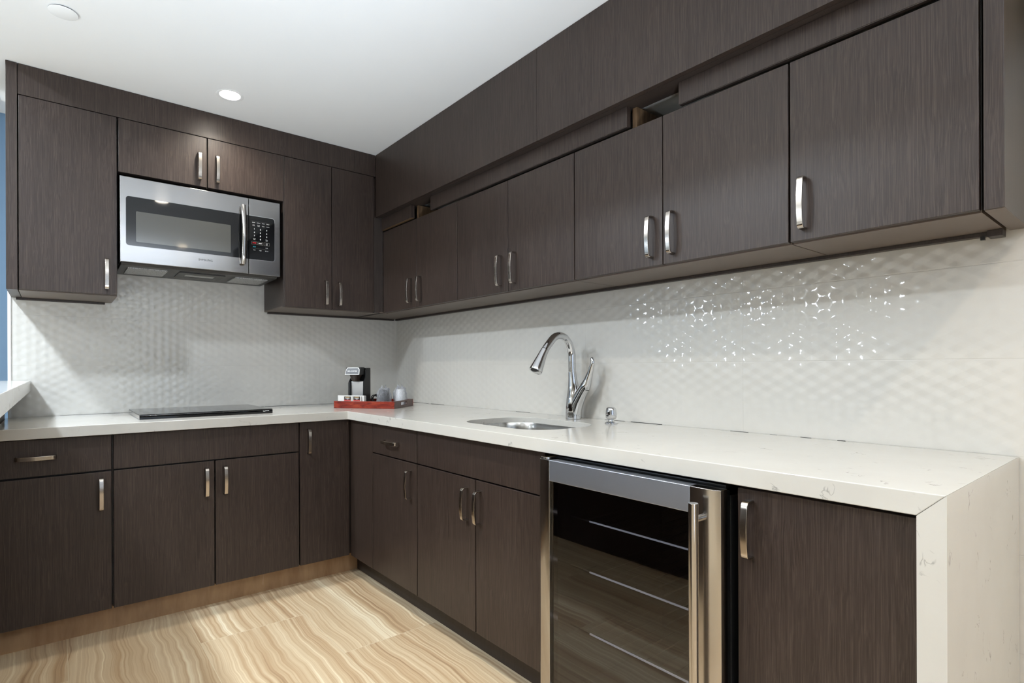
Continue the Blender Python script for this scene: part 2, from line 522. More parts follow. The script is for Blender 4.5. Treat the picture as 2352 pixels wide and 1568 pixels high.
# ---------------------------------------------------------------- wall units, back (left-hand) run
def carcass(side, u0, u1, d, z0, z1, parent, mat=None, back=.004):
    u0, u1 = sorted((u0, u1))
    return obj('carcass', wbox(side, u0+.0005, u1-.0005, back, d-TH-.003, z0, z1), mat or M['wood_edge'], parent)

def under(side, u0, u1, d, z, parent):
    """smooth bottom panel"""
    u0, u1 = sorted((u0, u1))
    return obj('bottom_panel', wbox(side, u0+.0005, u1-.0005, .004, d-TH-.002, z, z+.006), M['wood_smooth'], parent, label='smooth greyish brown underside')

# full-height end strip
c1 = thing('wall_cabinet', 'tall one door dark wood wall cabinet left of the microwave', 'cabinet', (-1.747, -.16, UB))
obj('side_strip', wbox('L', XE+.001, -1.9165, .004, DU, UB, CEIL-.001), M['wood'], c1, bevel=.001)
carcass('L', -1.9145, -1.5785, DU, UB+.006, UT, c1); under('L', -1.9145, -1.5785, DU, UB, c1)
dr = front('door', 'L', -1.914, -1.580, UB+.002, UT, DU, c1)
pull('L', -1.6195, 1.467, DU, parent=dr)

c2 = thing('microwave_cabinet', 'short two door dark wood cabinet above the microwave', 'cabinet', (-1.216, -.16, 1.925))
carcass('L', -1.576, -.857, DU, 1.927, UT, c2)
d1 = front('door', 'L', -1.5765, -1.2165, 1.924, UT, DU, c2); pull('L', -1.2525, 2.017, DU, parent=d1)
d2 = front('door', 'L', -1.2155, -.8525, 1.924, UT, DU, c2); pull('L', -1.174, 2.017, DU, parent=d2)

c3 = thing('corner_wall_cabinet', 'two door dark wood wall cabinet between microwave and inner corner', 'cabinet', (-.594, -.16, UB))
carcass('L', -.8555, -.3, DU, UB+.006, UT, c3, M['wood']); under('L', -.8555, -.28, DU, UB, c3)
obj('face_frame', wbox('L', -.8555, -.846, DU-TH-.003, DU-.004, UB, UT), M['wood_edge'], c3)
d1 = front('door', 'L', -.849, -.5905, UB+.002, UT, DU, c3); pull('L', -.6285, 1.466, DU, parent=d1)
d2 = front('door', 'L', -.5895, -.3345, UB+.002, UT, DU, c3); pull('L', -.5505, 1.466, DU, parent=d2)

t = thing('fascia_board', 'long dark wood fascia between cabinet tops and ceiling over the microwave', 'fascia', (-1.18, -.16, UT))
obj('board', wbox('L', -1.9145, -.4525, DU-.03, DU-.001, UT+.002, CEIL-.001), M['wood'], t, bevel=.001)
t = thing('fascia_board', 'short dark wood fascia piece filling the inner ceiling corner', 'fascia', (-.39, -.16, UT))
obj('board', wbox('L', -.4515, -.3235, DU-.03, DU-.0005, UT+.002, CEIL-.001), M['wood'], t, bevel=.001)

# light rails under the wall units
t = thing('under_cabinet_rail', 'thin dark wood batten under the left single door wall cabinet', 'batten', (-1.74, -.01, 1.364))
obj('batten', wbox('L', -1.935, -1.607, .006, .028, 1.366, UB-.0003), M['wood_edge'], t, bevel=.001)
t = thing('under_cabinet_rail', 'thin dark wood batten under the corner wall cabinet right of microwave', 'batten', (-.43, -.01, 1.364))
obj('batten', wbox('L', -.84, -.032, .006, .028, 1.366, UB-.0003), M['wood_edge'], t, bevel=.001)
t = thing('under_cabinet_rail', 'long dark wood batten under the right wall cabinets along the tiles', 'batten', (-.01, -1.5, 1.364))
obj('batten', wbox('R', -2.955, -.03, .006, .028, 1.366, UB-.0003), M['wood_edge'], t, bevel=.001)
obj('end_block', wbox('R', -2.962, -2.935, .006, .045, 1.360, UB-.0003), M['wood_edge'], t, bevel=.001)
obj('clip', wbox('R', -2.928, -2.920, .02, .03, 1.357, 1.366), M['black'], t)

# ---------------------------------------------------------------- wall units, right run
CZ = 1.93   # underside of the soffit
rc = [('wall_cabinet', 'two door dark wood wall cabinet nearest the inner corner on the right wall', -.336, -1.085, -.7105, (-.661, -.0) ),
      ]
def right_cab(label, u_list, pulls, name='wall_cabinet'):
    u0, u1 = u_list[0], u_list[-1]
    t = thing(name, label, 'cabinet', (-.14, (u0+u1)/2, UB))
    carcass('R', u1, u0, DR, UB+.006, RT-.012, t); under('R', u1, u0, DR, UB, t)
    for (a, b), pu in zip(zip(u_list, u_list[1:]), pulls):
        dd = front('door', 'R', b, a, UB+.0015, RT, DR, t)
        pull('R', pu, 1.472, DR, parent=dd)
    return t
right_cab('two door dark wood wall cabinet nearest the inner corner on the right wall', (-.336, -.711, -1.085), (-.6505, -.7485) )
right_cab('two door dark wood wall cabinet second from the corner, left of faucet', (-1.0855, -1.457, -1.833), (-1.406, -1.497))
right_cab('two door dark wood wall cabinet above the soap dispenser and wine fridge', (-1.8345, -2.208, -2.586), (-2.164, -2.2405))
t = right_cab('single door dark wood wall cabinet at the near end of right wall', (-2.588, -2.9625), (-2.6195,))
obj('end_panel', wbox('R', -3.0, -2.968, .001, DR, UB, CZ-.001), M['wood'], t, bevel=.001)
obj('bottom_edge', wbox('R', -2.9995, -2.9685, .004, DR-.004, UB-.0006, UB+.004), M['wood_smooth'], t)

# recessed filler between the two runs
t = thing('corner_filler', 'narrow recessed dark filler strip in the inner corner of wall cabinets', 'filler', (-.3, -.33, UB))
obj('strip', box(NB(), -.3345, -.277, -.336, -.318, UB, CZ-.001), M['wood_edge'], t)
obj('bottom_panel', box(NB(), -.3, -.004, -.337, -.004, UB, UB+.006), M['wood_smooth'], t, label='smooth greyish brown underside')

# soffit boards above the right run
def soffit(u0, u1, label):
    t = thing('soffit', label, 'soffit', (-.25, (u0+u1)/2, CZ))
    obj('front_panel', wbox('R', u1, u0, DS-.02, DS, CZ, CEIL-.001), M['wood'], t, bevel=.0012)
    obj('bottom_board', wbox('R', u1, u0, .225, DS-.0205, CZ, CZ+.018), M['wood_edge'], t)
    return t
soffit(-.3385, -1.6845, 'dark wood soffit panel over the corner half of right wall cabinets')
soffit(-1.6855, -3.6, 'dark wood soffit panel over the near half of right wall cabinets')
struct('trim_2', wbox('R', -3.6, -.02, .002, .224, CZ+.022, CZ+.03), M['wall_white'])
# short valance strips with open slots between them
def valance(u0, u1, label, d=.279, edge='wood_edge'):
    t = thing('valance_strip', label, 'valance', (-d, (u0+u1)/2, 1.862))
    obj('strip', wbox('R', u1, u0, d-.02, d, 1.862, CZ-.0005), M['wood'], t, bevel=.001)
    obj('edge_band', wbox('R', u1+.001, u0-.001, d-.0185, d-.0015, 1.8605, 1.8622), M[edge], t)
valance(-.302, -.675, 'short dark valance strip over the corner doors, left of the first slot', .284, 'raw_wood')
valance(-.856, -2.075, 'long dark valance strip between the two open slots', .280)
valance(-2.267, -2.966, 'dark valance strip right of the larger open slot', .279)
for (u, lab) in ((-.664, 'bare plywood divider visible inside the small slot near the corner'), (-2.064, 'bare plywood divider visible inside the larger slot above the doors')):
    t = thing('slot_divider', lab, 'divider', (-.15, u, 1.85))
    obj('board', wbox('R', u-.03, u-.012, .01, .25, RT-.011, CZ-.001), M['raw_wood'], t)
t = thing('slot_block', 'dark wooden block lying inside the larger open slot', 'block', (-.1, -2.24, 1.85))
obj('block', wbox('R', -2.33, -2.2, .08, .12, RT-.0115, RT+.02), M['wood_edge'], t)

# ---------------------------------------------------------------- base units
ZD, ZT = .104, .795
def base(name, label, side, u0, u1, top=CB-.001):
    t = thing(name, label, 'cabinet', W(side, (u0+u1)/2, .3, 0))
    carcass(side, u0, u1, DL, ZD+.002, top, t, M['wood_edge'], back=.03)
    return t
b = base('drawer_cabinet', 'dark wood base cabinet with drawer below the left worktop end', 'L', -1.965, -1.6205)
d = front('drawer', 'L', -1.965, -1.6215, .655, ZT, DL, b); pull('L', -1.8545, .726, DL, length=.122, horizontal=True, parent=d)
d = front('door', 'L', -1.965, -1.6215, ZD, .6515, DL, b); pull('L', -1.657, .565, DL, length=.128, parent=d)
b = base('cooktop_cabinet', 'wide dark wood base cabinet under the cooktop with false drawer front', 'L', -1.6195, -.8735)
front('false_front', 'L', -1.617, -.8735, .655, ZT, DL, b)
d = front('door', 'L', -1.617, -1.2465, ZD, .6525, DL, b); pull('L', -1.281, .563, DL, length=.126, parent=d)
d = front('door', 'L', -1.2445, -.8735, ZD, .6525, DL, b); pull('L', -1.2055, .563, DL, length=.126, parent=d)
b = base('corner_base_cabinet', 'narrow one door dark wood base cabinet beside the inner corner', 'L', -.8725, -.30)
d = front('door', 'L', -.8705, -.6165, ZD, ZT, DL, b); pull('L', -.829, .702, DL, length=.12, parent=d)

t = thing('corner_filler', 'dark wood filler panel between inner corner and small drawer cabinet', 'filler', (-.6, -.74, 0))
obj('panel', wbox('R', -.857, -.616, DL-TH, DL, ZD, ZT), M['wood'], t, bevel=.0012)
obj('foot_block', wbox('R', -.84, -.63, .46, .515, 0, ZD+.01), M['wood_edge'], t)
b = base('drawer_cabinet', 'dark wood base cabinet with drawer and one door left of the sink', 'R', -.8595, -1.2615)
d = front('drawer', 'R', -1.2615, -.8595, .656, ZT, DL, b); pull('R', -1.051, .722, DL, length=.13, horizontal=True, parent=d)
d = front('door', 'R', -1.2615, -.8595, ZD, .6535, DL, b); pull('R', -1.209, .562, DL, length=.122, parent=d)
b = base('sink_cabinet', 'dark wood two door base cabinet under the sink', 'R', -1.2635, -2.0175, .61)
obj('front_rail', wbox('R', -2.017, -1.264, .575, DL-TH-.003, .6105, CB-.001), M['wood_edge'], b)
front('false_front', 'R', -2.0175, -1.2635, .656, ZT, DL, b)
d = front('door', 'R', -1.6615, -1.2635, ZD, .6535, DL, b); pull('R', -1.61, .559, DL, length=.12, parent=d)
d = front('door', 'R', -2.0175, -1.6635, ZD, .6535, DL, b); pull('R', -1.686, .559, DL, length=.12, parent=d)
b = base('end_base_cabinet', 'dark wood one door base cabinet between wine fridge and white waterfall end', 'R', -2.617, -2.9395)
d = front('door', 'R', -2.9395, -2.6165, ZD, ZT-.006, DL, b); pull('R', -2.642, .703, DL, length=.125, parent=d)

t = thing('toe_kick', 'brown toe kick board along the floor under the left base cabinets', 'toe kick', (-1.25, -.53, 0))
obj('board', wbox('L', -1.965, -.5425, .52, .542, 0, ZD+.001), M['toe'], t)
t = thing('toe_kick', 'dark toe kick board along the floor under the right base cabinets', 'toe kick', (-.53, -1.3, 0))
obj('board', wbox('R', -2.03, -.5425, .52, .542, 0, ZD+.001), M['wood_edge'], t)
t = thing('toe_kick', 'short dark toe kick board under the end base cabinet', 'toe kick', (-.53, -2.78, 0))
obj('board', wbox('R', -2.939, -2.615, .52, .542, 0, ZD+.001), M['wood_edge'], t)

# ---------------------------------------------------------------- worktop with sink cut-out and waterfall end
ct = thing('countertop', 'L-shaped white quartz worktop lying on the dark base cabinets', 'countertop', (-.3, -.3, CB))
outer = [(-1.972, -.003), (-.003, -.003), (-.003, YE), (-.635, YE), (-.635, -.635), (-1.972, -.635)]
SX0, SX1, SY0, SY1 = -.512, -.165, -1.88, -1.398
hole = rr(SX0, SX1, SY0, SY1, .12, 10)
bm = NB()
def low(a, b_):
    if b_ == YE: b_ = YE + (CT-CB)
    return Vector((a, b_, CB))
plate_hole(bm, outer, hole, low, lambda a, b_: Vector((a, b_, CT)))
obj('slab', bm, M['quartz'], ct, bevel=.002, seg=2)
bm = NB()
pts = [(YE+(CT-CB), CB-.0004), (YE+.0004, CT-.0003), (YE, CT-.0006), (YE, 0), (YE+(CT-CB), 0)]
prism(bm, pts, lambda a, b_: Vector((-.635, a-.0003, b_)), lambda a, b_: Vector((-.003, a-.0003, b_)))
wt = thing('waterfall_end', 'white quartz waterfall end standing on the floor at near end of worktop', 'countertop', (-.32, YE+.02, 0))
obj('slab', bm, M['quartz'], wt, bevel=.0015)
# broken dark joint between worktop and tiles
bm = NB()
y = -.05
rnd = random.Random(3)
while y > -2.9:
    ln = rnd.choice((.02, .03, .06, .1, .14)); 
    if rnd.random() < .62: wb(bm, 'R', y-ln, y, .0005, .0026, CT-.001, CT+rnd.choice((.0004, .0008, .0014)))
    y -= ln + rnd.choice((.002, .01, .03, .07))
x = -1.78
while x < -.12:
    ln = rnd.choice((.08, .2, .3)); wb(bm, 'L', x, x+ln, .0005, .0024, CT-.001, CT+rnd.choice((.0006, .0012)))
    x += ln + .004
obj('joint_line', bm, M['dark_gap'], ct, label='thin broken dark joint against the tiles', kind='stuff')

# ---------------------------------------------------------------- sink
sk = thing('sink', 'undermount stainless steel sink bowl below the chrome faucet', 'sink', ((SX0+SX1)/2, (SY0+SY1)/2, .62))
bm = NB()
rings = []
for (off, z, r) in ((.0006, CT-.0225, .12), (.002, CT-.0225, .119), (.0035, CT-.026, .118), (.007, .79, .115), (.012, .70, .11), (.022, .655, .10), (.05, .637, .08), (.10, .632, .06)):
    rings.append([bm.verts.new((a, b_, z)) for a, b_ in rr(SX0-.0+off, SX1-off, SY0+off, SY1-off, max(r, .02), 10)])
for a, b_ in zip(rings, rings[1:]):
    n = len(a)
    for i in range(n): bm.faces.new((a[i], a[(i+1) % n], b_[(i+1) % n], b_[i]))
bm.faces.new(rings[-1])
o = obj('bowl', bm, M['steel_bowl'], sk, smooth=True)
bm = NB(); lathe(bm, [(.045, .0), (.045, .004), (.038, .0055), (.034, .003), (.006, .002)], ((SX0+SX1)/2, (SY0+SY1)/2, .632), 28)
obj('drain', bm, M['chrome'], sk, smooth=True)

# ---------------------------------------------------------------- faucet
FX, FY = -.07, -1.638
fc = thing('faucet', 'tall chrome gooseneck kitchen faucet behind the sink', 'faucet', (FX, FY, CT))
bm = NB()
body = smoothpath([(FX, FY, CT+.001, .0335), (FX, FY, .88, .0335), (FX, FY-.001, .92, .031), (FX+.001, FY+.0, .96, .0255), (FX-.002, FY+.002, 1.0, .0195), (FX-.004, FY+.004, 1.036, .0165)], 5)
tube(bm, [p[:3] for p in body], [p[3] for p in body], 28)
branch = smoothpath([(FX, FY-.004, .86, .030), (FX, FY-.018, .905, .0285), (FX, FY-.043, .947, .0245), (FX, FY-.062, .972, .0225)], 5)
tube(bm, [p[:3] for p in branch], [p[3] for p in branch], 24)
obj('body', bm, M['chrome'], fc, smooth=True)
bm = NB()
sp = smoothpath([(FX-.004, FY+.004, 1.0365), (FX-.005, FY+.004, 1.08), (FX-.008, FY+.004, 1.12), (FX-.028, FY+.004, 1.162), (FX-.066, FY+.003, 1.184), (FX-.108, FY+.002, 1.179), (FX-.143, FY+.001, 1.15), (FX-.167, FY, 1.125)], 6)
tube(bm, sp, .0155, 22)
obj('spout', bm, M['chrome'], fc, smooth=True)
bm = NB()
hd = smoothpath([(FX-.1675, FY, 1.1245, .0162), (FX-.184, FY, 1.10, .0185), (FX-.203, FY, 1.068, .0235), (FX-.2185, FY, 1.0425, .027), (FX-.219, FY, 1.0415, .0235)], 4)
tube(bm, [p[:3] for p in hd], [p[3] for p in hd], 26)
h_ = obj('spray_head', bm, M['chrome'], fc, smooth=True)
bm = NB(); tube(bm, [(FX-.2187, FY, 1.0418), (FX-.2197, FY, 1.0401)], .021, 24)
obj('nozzle', bm, M['black_soft'], h_, label='dark spray nozzle')
bm = NB()
lv = smoothpath([(FX, FY-.062, .9725, .0228), (FX, FY-.068, .982, .0215), (FX, FY-.078, 1.003, .0165), (FX, FY-.090, 1.03, .0125), (FX, FY-.1, 1.058, .0105), (FX, FY-.104, 1.076, .0095), (FX, FY-.101, 1.09, .0078), (FX, FY-.0985, 1.0945, .003)], 5)
tube(bm, [p[:3] for p in lv], [p[3] for p in lv], 22)
obj('lever', bm, M['chrome'], fc, smooth=True)

sd = thing('soap_dispenser', 'small chrome soap dispenser pump right of the faucet', 'soap dispenser', (-.115, -1.872, CT))
bm = NB(); lathe(bm, [(.0245, .0005), (.0245, .003), (.02, .006), (.012, .009), (.0105, .012), (.0105, .0165), (.0165, .0185)], (-.115, -1.872, CT), 28)
obj('base', bm, M['chrome'], sd, smooth=True)
bm = NB(); lathe(bm, [(.0165, .0187), (.0205, .024), (.0212, .036), (.0195, .052), (.0178, .059), (.0145, .0625), (.006, .0635)], (-.115, -1.872, CT), 28)
hd_ = obj('pump_head', bm, M['chrome'], sd, smooth=True)
bm = NB(); tube(bm, [(-.132, -1.877, CT+.045), (-.139, -1.879, CT+.0445)], .0042, 14)
obj('outlet', bm, M['black_soft'], hd_, label='dark outlet hole')

# ---------------------------------------------------------------- cooktop
ck = thing('cooktop', 'black glass cooktop slab with steel rim on the left worktop', 'cooktop', (-1.24, -.31, CT))
CX0, CX1, CY0, CY1 = -1.516, -.962, -.498, -.07
bm = NB(); box(bm, CX0, CX1, CY0, CY1, CT+.0002, CT+.018)
obj('body', bm, M['steel'], ck, bevel=.0015)
bm = NB(); box(bm, CX0+.0015, CX1-.0015, CY0-.001, CY1-.0015, CT+.0182, CT+.0215)
obj('glass_top', bm, M['black_glass'], ck, bevel=.001, label='glossy black glass top')
bm = NB()
box(bm, CX0+.001, CX1-.001, CY0-.0016, CY0-.0002, CT+.001, CT+.0165)
obj('front_strip', bm, M['black_glass'], ck, label='dark reflective front edge')
bm = NB()
tube(bm, [(CX1-.046, CY0-.002, CT+.0125), (CX1-.042, CY0-.002, CT+.0105), (CX1-.032, CY0-.002, CT+.0125), (CX1-.018, CY0-.002, CT+.0135)], .0011, 8)
obj('logo', bm, M['white_ink'], ck, label='small white mark on the front edge')

# ---------------------------------------------------------------- microwave
mw = thing('microwave', 'stainless steel over-the-range microwave between the left wall cabinets', 'microwave', (-1.225, -.17, 1.53))
MX0, MX1, MS = -1.5715, -.8765, -1.031
MZ0, MZ1 = 1.5285, 1.906
MF = .352
obj('body', wbox('L', MX0+.004, MX1-.004, .004, MF-.036, MZ0+.006, MZ1-.004), M['dark_metal'], mw)
dm = obj('door', wbox('L', MX0, MS-.001, MF-.034, MF, MZ0, MZ1), M['steel'], mw, bevel=.002)
bm = NB()
prism(bm, rr(-1.549, MS-.0015, 1.603, 1.8205, (.012, 0, 0, .012)), lambda a, b_: W('L', a, MF-.004, b_), lambda a, b_: W('L', a, MF+.001, b_))
w_ = obj('window', bm, M['black_glass'], dm, label='glossy black door window')
bm = NB()
prism(bm, rr(-1.511, -1.1155, 1.6215, 1.7575, .004), lambda a, b_: W('L', a, MF+.0005, b_), lambda a, b_: W('L', a, MF+.0014, b_))
obj('window_screen', bm, M['screen_mesh'], mw, label='grey inner window screen')
bm = NB()
hp = smoothpath([(-1.0605, -(MF+.012), 1.573), (-1.0605, -(MF+.026), 1.62), (-1.0605, -(MF+.036), 1.717), (-1.0605, -(MF+.026), 1.815), (-1.0605, -(MF+.012), 1.861)], 6)
tube(bm, hp, .0118, 20, flat=None)
for z in (1.587, 1.847):
    tube(bm, [(-1.0605, -(MF-.001), z), (-1.0605, -(MF+.018), z)], .008, 14)
obj('door_handle', bm, M['steel_v'], dm, smooth=True, label='bowed steel bar handle')
text_mesh('logo', 'SAMSUNG', .0135, W('L', -1.228, MF+.0002, 1.5725), (1, 0, 0), (0, 0, 1), M['ink'], dm)
cp = obj('control_panel', wbox('L', MS+.001, MX1, MF-.034, MF, MZ0, MZ1), M['steel'], mw, bevel=.002)
bm = NB()
prism(bm, rr(MS+.0015, -.9055, 1.603, 1.8205, (0, .012, .012, 0)), lambda a, b_: W('L', a, MF-.004, b_), lambda a, b_: W('L', a, MF+.001, b_))
obj('keypad', bm, M['black_glass'], cp, label='black glass keypad')
bm = NB()
prism(bm, rr(MS+.0015, -.9035, 1.601, 1.8225, (0, .0135, .0135, 0)), lambda a, b_: W('L', a, MF-.004, b_), lambda a, b_: W('L', a, MF+.0006, b_))
obj('keypad_rim', bm, M['chrome'], cp)
def key(s, u, z, size, mat='white_ink', b_=.0):
    text_mesh('key_print', s, size, W('L', u, MF+.0011, z), (1, 0, 0), (0, 0, 1), M[mat], cp, depth=.0002, bold=b_)
cols = (-1.0045, -.9755, -.9445)
bm = NB()
for z in (1.784, 1.6585):
    pass
rows = (1.7555, 1.7385, 1.722)
for r, z in enumerate(rows):
    for c, u in enumerate(cols): key(str(r*3+c+1), u, z, .0095, b_=.0002)
key('0', cols[1], 1.7055, .0095, b_=.0002)
for u, s in zip((-1.008, -.984, -.961, -.938), ('Reheat', 'Defrost', 'Timer', 'Sensor')): key(s, u, 1.788, .0052)
for u, s in zip((-1.008, -.984, -.961, -.938), ('Auto\nCook', 'Power\nLevel', 'Clock', 'Kitchen')): key(s, u, 1.774, .0048)
key('Soften\nMelt', cols[0], 1.7055, .005); key('More\nLess', cols[2], 1.7055, .005)
key('STOP', cols[0], 1.6855, .0075, 'red_ink', .0003); key('START', cols[1], 1.6855, .0058, b_=.0002); key('+30\nSEC', cols[2], 1.6855, .0056)
key('ECO', cols[0], 1.6665, .0066, 'teal_ink', .0002); key('Lock', cols[2], 1.6665, .0056)
for u, s in zip(cols, ('Vent', 'Light', 'Hi / Lo')): key(s, u, 1.6505, .0056)
bm = NB()
for u in cols:
    for (a, b_, z0, z1) in ((u-.0135, u+.0135, 1.6925, 1.6932), (u-.0135, u+.0135, 1.678, 1.6787), (u-.0135, u-.0128, 1.678, 1.6932), (u+.0128, u+.0135, 1.678, 1.6932)):
        wb(bm, 'L', a, b_, MF+.0009, MF+.0012, z0, z1)
GI = plain('grey_ink', (120, 118, 112), .5)
obj('key_frame', bm, GI, cp)
for z in (1.6585, 1.7945):
    obj('key_line', wbox('L', cols[0]-.014, cols[2]+.014, MF+.0009, MF+.0012, z, z+.0003), GI, cp)
# underside
bm = NB()
prism(bm, [(-.006, MZ0+.008), (-.30, MZ0+.008), (-.318, MZ0+.002), (-.312, MZ0-.008), (-.03, MZ0-.012), (-.006, MZ0-.006)], lambda a, b_: Vector((MX0+.006, a, b_)), lambda a, b_: Vector((MX1-.006, a, b_)))
un = obj('underside', bm, M['dark_metal'], mw, bevel=.003)
zf = MZ0-.0125
for (a, b_) in ((-1.535, -1.375), (-1.075, -.915)):
    bm = NB(); box(bm, a, b_, -.265, -.09, zf-.002, zf+.004)
    obj('grease_filter', bm, M['filter'], un, label='silver mesh grease filter')
bm = NB()
plate_hole(bm, rr(-1.325, -1.12, -.27, -.10, .006), rr(-1.29, -1.155, -.215, -.15, .004), lambda a, b_: Vector((a, b_, zf-.001)), lambda a, b_: Vector((a, b_, zf+.004)))
obj('lamp_cover', bm, M['dark_metal'], un)
bm = NB(); box(bm, -1.288, -1.157, -.213, -.152, zf+.0005, zf+.003)
obj('lamp_lens', bm, plain('frosted_lens', (150, 150, 145), .3), un)

# ---------------------------------------------------------------- wine fridge
wf = thing('wine_fridge', 'glass door stainless steel wine fridge under the right worktop', 'fridge', (-.33, -2.32, 0))
FD, F0, F1 = .66, -2.036, -2.602        # door face, far and near sides
bm = NB()
for (a, b_, z0, z1, d0, d1) in ((F0-.008, F0-.02, .03, .779, .05, .605), (F1+.002, F1+.014, .03, .779, .05, .605), (F0-.008, F1+.002, .765, .779, .05, .605), (F0-.008, F1+.002, .03, .06, .05, .605), (F0-.008, F1+.002, .03, .779, .04, .06)):
    wb(bm, 'R', a, b_, d0, d1, z0, z1)
obj('body', bm, M['black_soft'], wf)
obj('plinth', wbox('R', F0-.01, F1+.005, .3, .56, .001, .03), M['black'], wf)
zt, zb = .783, .045
LS, RS = -2.083, -2.532   # inner edges of the stiles
def stile(u_out, u_in, z0, z1):
    bm = NB()
    # bevelled outer edge
    prism(bm, [(u_out, FD-.035), (u_out, FD-.008), (u_out + (.012 if u_in > u_out else -.012), FD), (u_in, FD), (u_in, FD-.035)],
          lambda a, b_: W('R', a, b_, z0), lambda a, b_: W('R', a, b_, z1))
    return obj('door_stile', bm, M['steel_v'], wf, bevel=.0012)
stile(F0, LS, zb, zt); stile(F1, RS, zb, zt)
for (z0, z1, nm) in ((.7225, zt, 'top_rail'), (zb, .11, 'bottom_rail')):
    obj(nm, wbox('R', RS+.0004, LS-.0004, FD-.035, FD-.0005, z0, z1), M['steel_rail'], wf, bevel=.0012)
obj('glass', wbox('R', RS+.0005, LS-.0005, FD-.014, FD-.009, .1105, .7222), M['fridge_glass'], wf, label='smoked dark glass')
bm = NB()
wb(bm, 'R', F1+.002, F0-.002, FD-.048, FD-.0355, zb+.004, zt-.004)
bmesh.ops.delete(bm, geom=bm.faces[:], context='FACES')
bm.free()
bm = NB()
for (a, b_, z0, z1) in ((F0-.004, LS+.01, zb+.005, zt-.006), (RS-.01, F1+.004, zb+.005, zt-.006), (LS, RS, .74, zt-.006), (LS, RS, zb+.005, .1)):
    wb(bm, 'R', a, b_, .606, FD-.0355, z0, z1)
obj('gasket', bm, M['black'], wf)
for z in (.598, .448, .266):
    bm = NB()
    wb(bm, 'R', RS-.02, LS-.06, .551, .5545, z-.0015, z+.0025)
    se = bm; bm = NB()
    wb(bm, 'R', RS-.02, LS+.02, .545, .550, z-.002, z+.0005)
    for k in range(10):
        u = LS-.035 + (RS-LS+.07)*k/9
        tube(bm, [W('R', u, .10, z-.003), W('R', u, .546, z-.003)], .002, 6)
    sh = obj('shelf', bm, M['black_soft'], wf, label='dark wire shelf')
    obj('shelf_trim', se, M['shelf_edge'], sh, label='thin bright front edge')
bm = NB()
tube(bm, [W('R', -2.566, FD+.042, .12), W('R', -2.566, FD+.042, .757)], .0105, 24)
for z in (.72, .16):
    tube(bm, [W('R', -2.566, FD-.001, z), W('R', -2.566, FD+.042, z)], .007, 16)
obj('handle', bm, M['steel_v'], wf, bevel=.0008, label='round steel bar handle', angle=60)
bm = NB()
prism(bm, rr(F0-.035, F0-.002, FD-.065, FD-.004, .012), lambda a, b_: W('R', a, b_, zt+.0005), lambda a, b_: W('R', a, b_, zt+.0055))
wb(bm, 'R', F0-.06, F0-.02, .57, FD-.05, zt-.001, zt+.0055)
obj('hinge', bm, M['chrome'], wf, bevel=.001, label='chrome top hinge')
obj('top_cover', wbox('R', F1+.01, F0-.01, .1, .612, .7795, .788), M['black'], wf)

# ---------------------------------------------------------------- tray and what stands on it
TA = Vector((cos(radians(52)), -sin(radians(52)), 0)); TB = Vector((sin(radians(52)), cos(radians(52)), 0))
TO = Vector((-.598, -.374, CT))      # front left bottom corner
TW, TD_, THt = .353, .28, .0385
def TP(a, b_, h=0): return TO + TA*a + TB*b_ + Vector((0, 0, h))
def tbox(bm, a0, a1, b0, b1, h0, h1):
    return prism(bm, [(a0, b0), (a1, b0), (a1, b1), (a0, b1)], lambda a, b_: TP(a, b_, h0), lambda a, b_: TP(a, b_, h1))
tr = thing('serving_tray', 'red mahogany serving tray with dark ends in the worktop corner', 'tray', TP(TW/2, TD_/2))
obj('bottom', tbox(NB(), .004, TW-.004, .004, TD_-.004, .0005, .006), M['tray_dark'], tr)
for (b0, b1) in ((0, .01), (TD_-.01, TD_)):
    obj('long_side', tbox(NB(), 0, TW, b0, b1, .0004, THt), M['tray_red'], tr, bevel=.0015, label='glossy red mahogany long side')
for (a0, a1) in ((0.0002, .01), (TW-.01, TW-.0002)):
    bm = NB()
    plate_hole(bm, [(.0105, .0004), (TD_-.0105, .0004), (TD_-.0105, THt), (.0105, THt)], rr(TD_/2-.045, TD_/2+.045, .014, .03, .0075),
               lambda p, q: TP(a0, p, q), lambda p, q: TP(a1, p, q))
    obj('short_side', bm, M['tray_dark'], tr, label='dark end with handle slot')

Z0 = .0062   # standing height on the tray floor
cm = thing('coffee_maker', 'small black and silver single cup coffee maker on the tray', 'coffee maker', TP(.08, .12, Z0))
HS = 1.16
def HZ(q): return Z0 + (q-Z0)*HS
def cprism(pts, a0, a1, mat, nm, bevel=.003, **k):
    """side profile pts (b,h) extruded across a"""
    return obj(nm, prism(NB(), pts, lambda p, q: TP(a0, p, HZ(q)), lambda p, q: TP(a1, p, HZ(q))), mat, cm, bevel=bevel, **k)
A0, A1 = .028, .128
cprism([(.072, Z0), (.185, Z0), (.185, Z0+.022), (.072, Z0+.022)], A0+.01, A1, M['black'], 'base')
cprism([(.118, Z0+.0222), (.185, Z0+.0222), (.185, Z0+.118), (.118, Z0+.118)], A0+.014, A1-.0075, M['silver'], 'water_tank', label='silver mirrored front housing')
side_pts = [(.10, Z0+.0225), (.190, Z0+.0225), (.190, Z0+.183), (.150, Z0+.183), (.132, Z0+.17), (.128, Z0+.135), (.104, Z0+.115)]
cprism(side_pts, A1-.007, A1, M['black_soft'], 'side_panel')
cprism(side_pts, A0+.004, A0+.0135, M['black_soft'], 'side_panel')
cprism([(.145, Z0+.119), (.188, Z0+.119), (.188, Z0+.183), (.145, Z0+.183)], A0+.014, A1-.0075, M['black'], 'back_housing')
head = cprism([(.074, Z0+.149), (.145, Z0+.149), (.145, Z0+.186), (.088, Z0+.186)], A0-.002, A0+.088, M['black_soft'], 'brew_head', bevel=.005)
